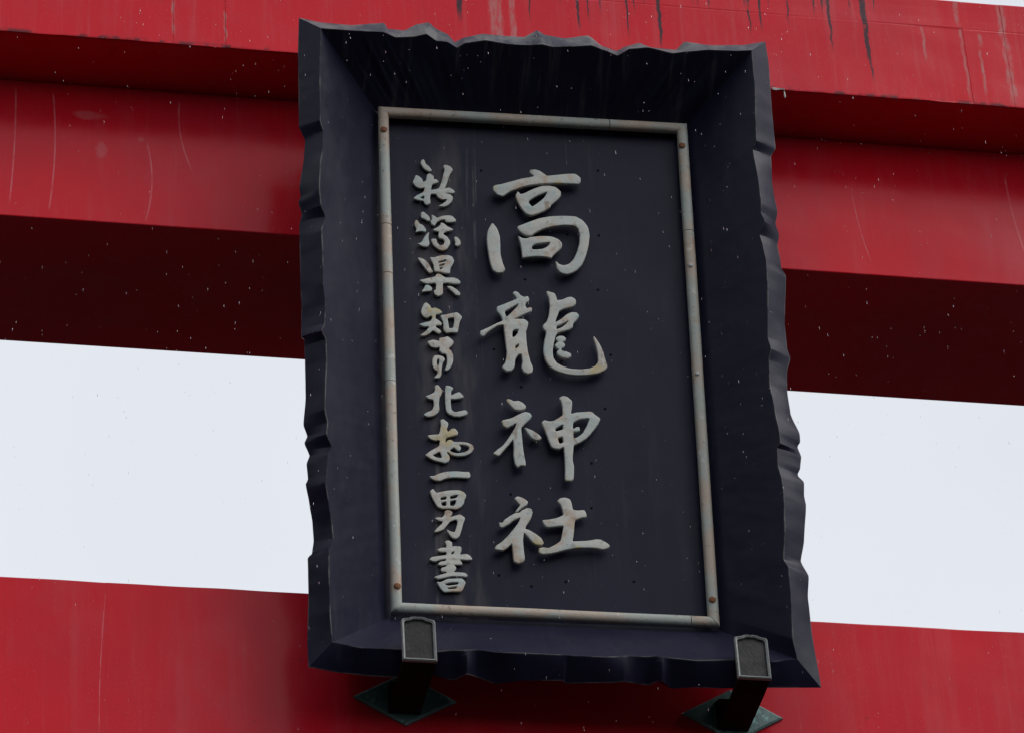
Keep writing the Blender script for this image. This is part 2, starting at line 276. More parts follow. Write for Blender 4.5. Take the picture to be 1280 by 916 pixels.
# outlines of the raised lettering, in millimetres on the board (right, up)
LETTERS = {
 'big1': [
  [[(-112.8,503.1),(-105.8,508.7),(-90.4,512.4),(-64.6,522),(-37,532.6),(-11.2,539.4),(-4.3,541.8),(-15.8,553),(-13.7,561.1),(-1.7,563.1),(10.1,559.9),(21.7,551.5),(28.9,545.2),(52.3,549.5),(79.9,554.5),(103.9,556.8),(116.4,545.7),(116.5,533.7),(111,525.4),(92.3,525.4),(64.9,525.2),(37.6,523.4),(10.2,520.1),(-17.3,514.4),(-41.4,505.7),(-65.6,494.2),(-77.8,485.5),(-88.3,476.1),(-101.7,480),(-111.5,491.3)]],
  [[(-48.6,494.1),(-42.2,485),(-31.9,488.4),(-10.9,501.7),(13.3,513.1),(33.9,515.7),(50.8,512.4),(63.2,500.5),(62.6,486.5),(52.6,474),(34.9,457.1),(34.6,451.9),(20.6,440.4),(-0.2,429.2),(-17.4,422.6),(-30.8,428.1),(-42,444.3),(-51.4,465.4),(-54.9,481)], [(-24.3,465.2),(2,484.7),(29.7,498.3),(20.5,479.9),(4.5,463.1),(-13.7,448.1)]],
  [[(-118.2,395.5),(-106.9,379.3),(-100,356.3),(-99.9,328.9),(-100.6,301.6),(-95.5,274.7),(-89.4,257.6),(-96.4,248.3),(-109.9,245.9),(-121.4,253.8),(-127.3,276.7),(-131.3,307.5),(-134.1,342.4),(-130.8,370)]],
  [[(-56,386.4),(-28.5,399.9),(2.6,414.8),(33.5,423.4),(67.6,426.8),(98.2,427.5),(116.4,416.8),(129.1,397.9),(132.5,374.5),(128.3,342.9),(120.1,311.1),(108.7,283.2),(90.9,262.6),(70.2,252.5),(53.5,255.7),(44.5,265.7),(40.8,291.5),(49.5,281.5),(61.2,278.3),(74.9,283.1),(87.4,297.4),(96.7,317.5),(104.7,345.4),(107.6,373),(103.4,392.4),(91.8,399.5),(66.4,399.1),(39,394.3),(11.6,384.7),(-5.8,373.8),(-19.8,362),(-33.3,362.7),(-46.5,371.3)]],
  [[(-53.6,360.7),(-43.8,353.5),(-32,352.6),(-19.9,358.1),(10.7,363.1),(34.3,362.6),(51,355.8),(60,344.6),(58.4,330.8),(46,318.3),(35.5,307.9),(30,297.9),(14.9,301.6),(-8.7,301.4),(-29,298.2),(-44.3,294.1),(-44.6,312.8),(-47.1,336.1)], [(-19.3,330),(-10.6,338.3),(9.9,342.7),(30.3,345.5),(23,332.6),(9.1,323.9),(-18,320.3)]],
 ],
 'big2': [
  [[(-73.4,188.7),(-68.2,194.8),(-59.9,192.6),(-51.9,182.3),(-43.7,178.9),(-35.1,182.5),(-31.1,173.9),(-34.1,166),(-40.3,162.9),(-42.9,153.9),(-38.2,145.4),(-29.7,149.7),(-24.8,147.3),(-26.8,137.6),(-38.8,132.3),(-59.2,121.2),(-73.6,111.9),(-64.5,113.6),(-46.1,114.3),(-36.4,106.4),(-38.6,92.9),(-43.5,79.3),(-43.5,52.6),(-41.3,22.3),(-35.8,-7.7),(-29.8,-24.4),(-31.4,-37.7),(-42.2,-44),(-53.6,-38.9),(-58.7,-24.1),(-54.8,-8.8),(-57.3,13.8),(-66.7,9.5),(-73.8,-2.3),(-76.3,-25.1),(-85.1,-37.6),(-98.4,-39.5),(-108.5,-27.6),(-99.1,-15),(-93.9,11.8),(-96,45.8),(-98.2,76.1),(-99.2,95.2),(-113.6,92.4),(-130.7,80),(-142.7,69.8),(-153,57),(-159.5,61.2),(-160.2,72.6),(-150.7,77.7),(-133.7,87.5),(-116.7,98),(-100.4,106.6),(-105.9,121.5),(-115.5,134.4),(-115.1,145.9),(-101.5,152.5),(-84.5,161.1),(-67.4,169.8),(-62.3,174)], [(-97.2,133.5),(-78.3,146.1),(-58.4,159.6),(-63.2,148.9),(-78.9,130.8),(-91.1,116.7)], [(-78.2,77.3),(-72.3,82.2),(-62.3,83.9),(-64.4,72.4),(-71.4,61.7),(-78.9,59)], [(-72.4,35.7),(-62.2,42),(-64.2,32.4),(-72.8,26.2)]],
  [[(14.2,200.8),(24.2,197.5),(34.1,195),(38.7,183.7),(39.3,174.1),(53.5,176.9),(67.3,184.6),(77.5,186.8),(88.2,178.9),(87.6,165.4),(77.8,157.1),(59.2,152.2),(43.7,143.6),(39.9,131.9),(34.3,118.1),(32.5,108.5),(47.7,118.9),(61.7,133.1),(75.5,141.6),(88.9,141.2),(95.1,131.2),(87.9,119.3),(78.1,109.2),(76.9,97.6),(66.5,89.4),(49.5,83.8),(35.9,78.1),(30.5,68.2),(26.4,48.9),(22.1,25.9),(22.9,6.9),(30.7,-7.8),(45.3,-16.5),(65,-22.9),(91.6,-23.4),(115.1,-19),(128.8,-11.8),(137.7,0),(137.7,20.9),(134.7,43.6),(127.6,71.8),(131.1,73.9),(141.9,55.5),(150.9,33.1),(154.9,10.5),(161.1,-11.9),(151.6,-23.8),(134.5,-32.4),(107.6,-38.4),(80.8,-41),(54.3,-38.7),(28,-30.7),(11.9,-18.3),(2.7,0.1),(-1.3,24.5),(2.1,51.4),(9.3,80.4),(1.3,88.7),(0.7,99),(10.5,109.1),(17.3,128.7),(20.8,155.7),(20,178.8),(15.5,190.1)], [(34.1,98.2),(50.5,105.7),(67,117),(62.3,108.3),(50.1,96.1),(35,88.3)]],
  [[(32,64.5),(42.3,70.8),(52.3,70.2),(58.1,64.1),(55.7,56.3),(48.2,53.2),(55.3,46.7),(52.6,39),(44.1,33.9),(45.5,27.9),(57.1,25.9),(68.5,20.9),(69.1,11.4),(59.5,5.9),(46.3,8.2),(35,15.2),(33,24.6),(38.9,30.6),(32.4,34.8),(28.4,42.2),(33.1,49.3),(38.2,53.4),(33.4,57.7)]],
 ],
 'big3': [
  [[(-99.8,-119),(-92.6,-118),(-81.4,-123.9),(-69.8,-121.3),(-58.6,-127.2),(-51,-136.5),(-55,-145.2),(-68,-149.1),(-80.8,-147.8),(-87.7,-139.4),(-98.7,-127.1)]],
  [[(-114.9,-181.3),(-107.6,-177.7),(-91.8,-173.6),(-74.3,-163),(-62.6,-155.9),(-53.9,-152.2),(-42.5,-154.8),(-37.7,-163.7),(-43.2,-172.7),(-53.6,-182.9),(-62.6,-193.1),(-66.5,-199.7),(-65.5,-217.4),(-64.4,-243),(-62.6,-268.6),(-57.4,-305),(-71,-304.8),(-79.8,-311),(-85.6,-298.5),(-87.6,-276.2),(-86.2,-253.7),(-86.8,-231.3),(-97.2,-244.7),(-109.1,-259.7),(-125.5,-281.4),(-139.5,-275),(-129.1,-264),(-114.5,-252),(-102.6,-235.3),(-90.5,-215.4),(-79.8,-195.6),(-78,-185.8),(-92.5,-194.6),(-101.3,-200.6),(-109.7,-197.1)]],
  [[(-58.4,-196.1),(-47.1,-200.3),(-34.5,-206.1),(-22.1,-215.1),(-15.3,-224.4),(-22.7,-231.2),(-31.3,-231.7),(-42.4,-224.2),(-50.4,-211.7)]],
  [[(32.4,-108.7),(42.8,-101.6),(54.2,-103.6),(65.7,-115),(64.4,-132.9),(60.6,-152.6),(75.2,-147),(92.5,-145.1),(112.8,-142.4),(123.8,-152.5),(135.4,-161.6),(129.9,-174.9),(119.1,-191.6),(106.9,-208.4),(94.8,-221.9),(77.1,-234.1),(64,-240.2),(61.6,-262.2),(59.3,-281.5),(62.7,-300.6),(59.5,-341.6),(38.1,-342.6),(39.9,-314.5),(40.5,-288.9),(40.1,-263.3),(39.5,-245.7),(26.3,-254.4),(9.3,-250.4),(2.9,-233.1),(-3.3,-210.9),(-9.7,-191.9),(-14.1,-180.8),(-7.5,-173),(6.6,-176.5),(16.8,-174.4),(31.5,-163.9),(40.4,-156.9),(41.2,-137.4),(39,-122.9),(37.8,-116.5)], [(18.1,-196.9),(30.5,-188.2),(40.1,-182.8),(39.5,-197.4),(29.9,-201.1),(21.2,-203.8)], [(24.2,-222.3),(37.8,-216.8),(39.4,-234.4),(28.3,-238.9)], [(65.4,-175),(83,-166),(109,-161.4),(99.3,-186.2),(88.4,-206.1),(74.9,-218.1),(64.8,-221.9),(65.1,-202.5),(74.2,-202),(81.5,-198.4),(81.4,-188.7),(74.8,-188.1),(63.9,-196.1)]],
 ],
 'big4': [
  [[(-90.7,-396.9),(-82.1,-391.1),(-68.3,-395.8),(-56.9,-404.6),(-59.2,-413.2),(-72.1,-422.6),(-85.2,-435.1),(-90.2,-435.9),(-84.9,-427.9),(-76,-414.9),(-84.1,-407.5)]],
  [[(-130.9,-465.9),(-122.6,-467.1),(-118.1,-459.1),(-105.2,-448.5),(-90.9,-439.1),(-79.7,-437),(-71,-428.8),(-59.5,-422.6),(-49.8,-424),(-46.6,-433.8),(-50.8,-449.6),(-58.3,-462.5),(-64.2,-472.1),(-67.3,-480),(-56.3,-484.1),(-40,-494.2),(-27.9,-504.5),(-22.2,-516.7),(-25.8,-523.7),(-41.2,-523.8),(-50.6,-516.5),(-59.9,-502.9),(-70.5,-491),(-73.5,-509.8),(-72.8,-534.5),(-70.6,-565.3),(-76.4,-573.3),(-87.7,-577.8),(-98.6,-571.2),(-99.1,-548.1),(-100.9,-521.9),(-111.1,-533.2),(-123.9,-543.7),(-144.6,-541),(-141.5,-531.6),(-124.4,-518.4),(-109.9,-502.2),(-95.3,-482.9),(-82,-463.6),(-76.8,-449.3),(-94.4,-458),(-107.4,-469.5),(-123.1,-480.5),(-129.1,-478.3)]],
  [[(15.6,-399.5),(24.4,-391.2),(37.1,-389),(48.1,-393.2),(51.9,-404),(53.9,-422.7),(66.5,-423.7),(83.4,-421.3),(87.9,-433.6),(86.7,-441.5),(74,-443.6),(58.3,-450.6),(55.6,-466.4),(53.8,-488.2),(48.6,-510.2),(62.7,-509),(85.1,-507),(110.6,-501.1),(121.7,-502.1),(138.1,-512.3),(142,-518.3),(137.5,-524.7),(123.3,-529.1),(109.4,-526),(87.1,-525.5),(56.2,-527.9),(30.8,-534.3),(-0.3,-545.1),(-25.5,-549.3),(-35.1,-545.1),(-34.6,-532.7),(-24.7,-529.8),(-10.9,-531.6),(3.4,-523.2),(14.9,-514.9),(20.8,-508.5),(25.9,-486.5),(29.5,-467.6),(14,-469.9),(-11.3,-474.2),(-18,-468.3),(-24.5,-454.6),(-4.8,-452.1),(15,-446.5),(30.8,-437.9),(28.6,-423.9),(25,-410)]],
 ],
 's01': [
  [[(-296,574.6),(-291.7,583.8),(-285.8,583.2),(-282.6,570.7),(-273.3,563.3),(-266.8,551.7),(-272.4,547.5),(-284.4,553.1),(-292.3,563.7)]],
  [[(-317.9,512.8),(-312.2,525.9),(-309.2,535),(-301.2,532.9),(-292.7,524),(-290.8,514.6),(-282.6,519.9),(-279.9,539.1),(-272.5,542.7),(-263.2,535.4),(-262.9,525.9),(-255.4,525.7),(-250.1,518.8),(-257,514.2),(-268,509.7),(-271.2,492.1),(-257.6,495.2),(-249.3,499.8),(-243.4,517.6),(-236.3,546.7),(-233.3,556.4),(-237.4,566.3),(-232.4,571.8),(-218.9,567.5),(-211.9,557.8),(-219.5,546.2),(-225.5,528.3),(-231.5,508.9),(-235.8,499.1),(-223.5,503.1),(-214.2,497.3),(-208.5,490.7),(-213.2,486.3),(-226.7,487),(-234.9,484.9),(-221.4,482.6),(-214.9,475.2),(-216.6,464),(-225,452.4),(-236,444.8),(-254.9,444.2),(-243.9,451.2),(-232.8,461.4),(-230,467.2),(-243.5,465.4),(-254.1,472.6),(-257.9,481.9),(-271.5,481),(-274.5,468.2),(-273,452.5),(-283.2,446.5),(-288.4,451.5),(-291,458.3),(-303.1,459.4),(-317.8,463.9),(-308.1,473.9),(-290.3,484.6),(-286.4,499),(-299.4,495.7),(-310.1,500.7)], [(-301.5,467.4),(-288.6,475.2),(-288.9,463.2)]],
 ],
 's02': [
  [[(-298.6,422.6),(-291.8,426.2),(-285.2,420.3),(-277.4,411.4),(-275,400.5),(-281.8,398.5),(-289.7,404.9),(-298.5,407.5)]],
  [[(-317,386.9),(-314,398.1),(-308.6,400),(-303.5,389.3),(-294.2,385.2),(-286.5,373.2),(-288,365.3),(-300.1,367.7),(-314.9,362.7),(-310.6,373.2)]],
  [[(-310.4,329.6),(-299.6,333.3),(-289.7,354.2),(-279.1,367.4),(-281.8,348.5),(-279,329.9),(-283.8,321.9),(-295.9,322)]],
  [[(-271.8,418),(-263.8,415.3),(-258.6,408.8),(-244.9,415.9),(-228.7,419.1),(-217.9,417.6),(-208.8,406.2),(-210.3,401.4),(-221.2,398.6),(-234.6,399),(-237.1,406),(-248,404.4),(-258.9,396.8),(-264.6,385.5),(-272.6,389.7),(-275,399),(-269.5,405.6)]],
  [[(-270.3,374.2),(-259.4,379.6),(-249.8,388),(-248.2,395.9),(-241.5,394.8),(-232.3,385.9),(-215.1,377),(-227.4,372.2),(-239.6,368.3),(-243.8,361.8),(-233.2,354.6),(-226.1,342.5),(-226.3,333.2),(-234.3,318.7),(-244.4,312.7),(-256.4,315.7),(-269.5,327.4),(-275.1,345.8),(-261.7,347.2),(-259.3,334.3),(-251.5,326.9),(-243.3,330.6),(-239,341.7),(-245.5,348.2),(-253.5,349.6),(-256,357.9),(-253,368.4),(-263.7,369.9)]],
  [[(-215.7,355.7),(-207.7,355.5),(-199.9,345.7),(-198.9,334.8),(-205.8,328.2),(-213.8,330.8),(-212.2,340.3)]],
 ],
 's03': [
  [[(-311.2,287.6),(-302.6,287.5),(-292.1,282.6),(-283,272.3),(-276.7,255.6),(-272.1,249.7),(-279.7,243.7),(-286.3,248.9),(-294,260.8),(-303,274.2)]],
  [[(-279.8,291.1),(-267.7,290.9),(-251.5,298.1),(-232.6,300.2),(-222,296.2),(-217,284),(-222.8,271.3),(-228.4,260.1),(-228.8,246.7),(-239.6,246.1),(-255.5,249.2),(-268.9,249.9),(-269.7,268.4),(-274.7,280.5)], [(-259.5,279.3),(-236.2,287.8),(-238,281.2),(-258,274.7)], [(-257.6,269.2),(-240.9,275.5),(-242.4,269.8),(-255.6,265)], [(-257.1,261.2),(-244.4,264.7),(-252.7,255.2)]],
  [[(-308.3,221.3),(-293.5,226.2),(-277.4,231.5),(-266.6,234.6),(-263.7,242.5),(-255.7,243),(-247.8,237.3),(-240,232.5),(-221.2,234.8),(-209.3,230.3),(-202.3,222.4),(-207,216.5),(-219,216.4),(-235,218.6),(-248.4,216.5),(-248.9,201.7),(-248.8,186.3),(-254.8,179.8),(-262.9,177.8),(-270.2,183.5),(-271.8,192.7),(-266.4,196.1),(-265,216.2),(-277.8,214.8),(-288.6,212.3),(-299.2,215.7)]],
  [[(-292.7,208.4),(-283.4,208.3),(-275.6,200.1),(-277.9,192.3),(-291.8,189.9),(-303.9,187.7),(-297,197.3)]],
  [[(-239.3,208.4),(-227.3,208.5),(-214.2,200.7),(-203.8,189),(-206.7,182.6),(-214.7,182.8),(-225.1,193.9)]],
 ],
 's04': [
  [[(-305.2,135.5),(-298.1,152.7),(-292.7,157.6),(-283.6,150.5),(-279.3,140),(-269.1,143.7),(-257.3,137.3),(-251.7,130.3),(-260.3,125.5),(-269.2,123.2),(-270,111.5),(-260.9,105.9),(-253.9,98.7),(-256,92.5),(-267.9,92.7),(-270.7,87),(-260.3,80),(-255.7,72.7),(-263.3,67.7),(-277.6,77.5),(-287.2,66.3),(-298,59.6),(-311.2,59.8),(-294.9,73.5),(-285.3,87.7),(-299.9,86),(-313,92.2),(-299.6,97.6),(-282.2,103.2),(-277.4,114.1),(-280.4,120.1),(-291.3,111.8),(-300.4,115.9),(-305.5,124.7)]],
  [[(-257.8,122),(-245.8,123.6),(-229.6,129.1),(-213.5,133.1),(-201.2,120.1),(-209,105.8),(-212.3,87.3),(-215.3,73.4),(-228.6,74.2),(-244.6,71.8),(-250.9,82.1),(-249.6,100.5)], [(-239.4,114.8),(-222,117.9),(-222.4,105.1),(-225.6,86.6),(-236.3,84.4),(-237.9,101.1)]],
 ],
 's05': [
  [[(-293,43.3),(-278.8,49.6),(-269.6,48.3),(-262.2,46.6),(-261.5,55.7),(-248.1,58),(-240.1,61.5),(-229.7,53),(-225.4,45.6),(-230.2,36.2),(-239.8,26.6),(-233.3,20.9),(-227.9,7.5),(-229,-10.7),(-234.7,-26.1),(-244.3,-37.2),(-250.8,-36),(-244.6,-20.6),(-243.3,-2.4),(-245.5,11.1),(-254.8,11.5),(-263,19.2),(-260.9,29.9),(-270.2,27),(-283.4,28.7)]],
  [[(-274.8,4.9),(-262.9,5.6),(-252.4,1.6),(-249.4,-5.8),(-255.5,-15.2),(-259.3,-36.5),(-259.1,-48.5),(-264.7,-59.4),(-279.2,-60.2),(-271,-50.7),(-268.1,-40),(-277.2,-34.5),(-282.1,-19.6),(-280.3,-4.4)], [(-270.9,-16),(-267.9,-3.2),(-263.2,-5.9),(-264.3,-18.7),(-267.7,-26.7)]],
 ],
 's06': [
  [[(-277.2,-81.1),(-267.9,-79.1),(-259.1,-93.6),(-261.3,-105.7),(-266.3,-114.9),(-268.1,-133),(-267.3,-150.8),(-272.8,-160.1),(-283.5,-168.1),(-296.7,-171.2),(-308.3,-166.4),(-299,-158.5),(-285.7,-151.8),(-280.6,-139.6),(-280.9,-121.7),(-292.7,-120),(-301.7,-113.3),(-289.7,-107.8),(-279,-100.7),(-276.1,-91.5)]],
  [[(-249.5,-79.6),(-238.9,-80.5),(-229.9,-86),(-236.7,-95.4),(-236.6,-107.4),(-229.1,-102.5),(-215.7,-95.7),(-208,-104.3),(-204.3,-110.1),(-213.6,-114.5),(-229.5,-117.5),(-238.7,-116.5),(-238.3,-131.4),(-237,-149.2),(-228,-154.7),(-214.7,-150.4),(-201.5,-146.7),(-195.7,-154.5),(-200.6,-160.7),(-215.2,-166),(-231,-166.2),(-243.9,-160),(-250.3,-152.9),(-252.1,-126.1),(-251.3,-96.2)]],
 ],
 's07': [
  [[(-265.9,-178.6),(-257.9,-175.2),(-245.2,-186.4),(-250.9,-204.5),(-247.2,-211.7),(-239.1,-202.4),(-229.8,-200.4),(-222.3,-210.4),(-223.8,-217.9),(-234.4,-222),(-247.6,-225.7),(-253.8,-229.9),(-255.2,-243.3),(-247.9,-234),(-240,-233),(-233.6,-239.2),(-217.9,-237.8),(-199.6,-238.9),(-186.7,-245.6),(-184.4,-255.9),(-192.6,-268.1),(-206,-276.2),(-224.3,-278.6),(-240,-276.4),(-248.9,-268),(-252.8,-269.7),(-245.3,-281.1),(-247,-293),(-256.3,-299.3),(-269.2,-296.5),(-287.4,-292.1),(-306.6,-279.8),(-298.6,-272.1),(-286.6,-262.6),(-270.6,-252.9),(-268,-235),(-280.6,-237.2),(-292.3,-233.3),(-299.9,-224.3),(-285.4,-221.1),(-269.7,-219.7),(-266.1,-202.3),(-264.1,-190.4)], [(-289.6,-279),(-269.7,-267),(-266.1,-276.3),(-265,-285.7),(-276.8,-285.7)], [(-246.1,-262.9),(-234,-253.4),(-226.4,-261),(-220,-263.6),(-215.8,-254.5),(-222,-246),(-207.6,-245.2),(-195.2,-250.5),(-196.8,-259.5),(-208.3,-266.8),(-226.7,-270.7),(-238.4,-268.4)]],
 ],
 's08': [
  [[(-297.7,-338.1),(-286,-337.5),(-272.8,-329.5),(-254.4,-323.3),(-230.8,-321),(-210,-322),(-198.2,-320.8),(-194.7,-331.5),(-198.8,-339),(-215.7,-338.4),(-236.6,-338),(-257.5,-342),(-270.7,-349.4),(-283.7,-349.1),(-292.7,-344.6)]],
 ],
 's09': [
  [[(-297.6,-380.5),(-289.6,-372.8),(-284.6,-379.9),(-280.8,-384.1),(-263.8,-378.8),(-245.5,-375),(-224.6,-373.4),(-211.8,-379.2),(-206.9,-387.7),(-212.4,-399.7),(-214,-409.9),(-221.4,-419.9),(-233.3,-427.2),(-247.5,-425.2),(-267.8,-427.4),(-279.8,-422.2),(-286.7,-409.1),(-292.8,-394.9)], [(-272.6,-396.8),(-256.9,-391.9),(-257.1,-401),(-271.5,-403.7)], [(-248,-391.2),(-226.3,-385.2),(-232.6,-396),(-248.3,-399.7)], [(-270.9,-409.8),(-257.3,-405.9),(-257.7,-418.8),(-268.8,-419.3)], [(-248.4,-404.3),(-231.2,-400.6),(-237.7,-417.8),(-248.8,-418.3)]],
  [[(-288.4,-454.5),(-276.7,-451),(-268.9,-452.1),(-262.2,-441.6),(-261.9,-432.9),(-252.7,-429.6),(-242.5,-434.9),(-245.4,-443.7),(-250.7,-449.8),(-240.3,-446.4),(-224.5,-440.4),(-211.8,-449.4),(-217.5,-465.6),(-222,-483.2),(-227.7,-500.8),(-235.7,-508.4),(-245.9,-506),(-253.4,-496.2),(-259.5,-483.5),(-249.3,-488.8),(-239,-491.2),(-234.7,-478),(-230.3,-460.4),(-235.3,-454.9),(-249.8,-461.3),(-259.2,-473.4),(-266,-483.8),(-277.8,-490.2),(-290.8,-493.7),(-282.7,-481.7),(-270.7,-469.6),(-266.6,-462.1),(-278.2,-460.4)]],
 ],
 's10': [
  [[(-264.3,-516.9),(-255.2,-513.6),(-246.3,-519),(-246.7,-530.5),(-237.6,-528.6),(-224.7,-529.5),(-223.7,-540.9),(-229.2,-552.1),(-212.4,-549),(-203.5,-552.9),(-197.3,-563.3),(-207.8,-566.1),(-223.2,-565.3),(-229.7,-565.6),(-223.5,-574),(-223.6,-579.7),(-233.9,-579.3),(-244.3,-580.7),(-238.1,-587.5),(-239.5,-593.3),(-246.2,-600.8),(-234.6,-600.2),(-216.6,-600.9),(-209.9,-609.1),(-214.4,-612.2),(-234.9,-610.8),(-250.3,-611.5),(-268.5,-616.6),(-284,-621.1),(-294.1,-615.8),(-278.5,-609.4),(-260.4,-602.9),(-264.2,-600.2),(-275.7,-599.3),(-275.5,-590.7),(-262.5,-585.8),(-262.3,-581.5),(-275.2,-583.5),(-284.2,-581.1),(-277.5,-573.6),(-262,-570),(-263.1,-564.3),(-277.4,-567.8),(-290.4,-574.2),(-304.4,-569.1),(-297.8,-561.6),(-279.7,-557.9),(-260.2,-554.1),(-261.3,-545.6),(-276.8,-546.3),(-284.3,-540.9),(-273.9,-535.2),(-261,-534.1),(-260.7,-526.8)], [(-250.3,-548.5),(-241.3,-541.2),(-242.8,-549.6),(-249.1,-553)]],
  [[(-288.1,-628.4),(-276.5,-629.3),(-260.9,-619.4),(-240.2,-617.7),(-224.8,-616.4),(-216.1,-626.5),(-220.3,-638.1),(-227.2,-652.7),(-249,-653.1),(-269.6,-656),(-278.3,-646.4)], [(-269.5,-633.8),(-253.4,-628.2),(-233.3,-626.8),(-235.1,-633.7),(-261.4,-638.3)], [(-262.1,-643.7),(-236.2,-638.3),(-240.3,-645.6),(-260.9,-647.4)]],
 ],
}
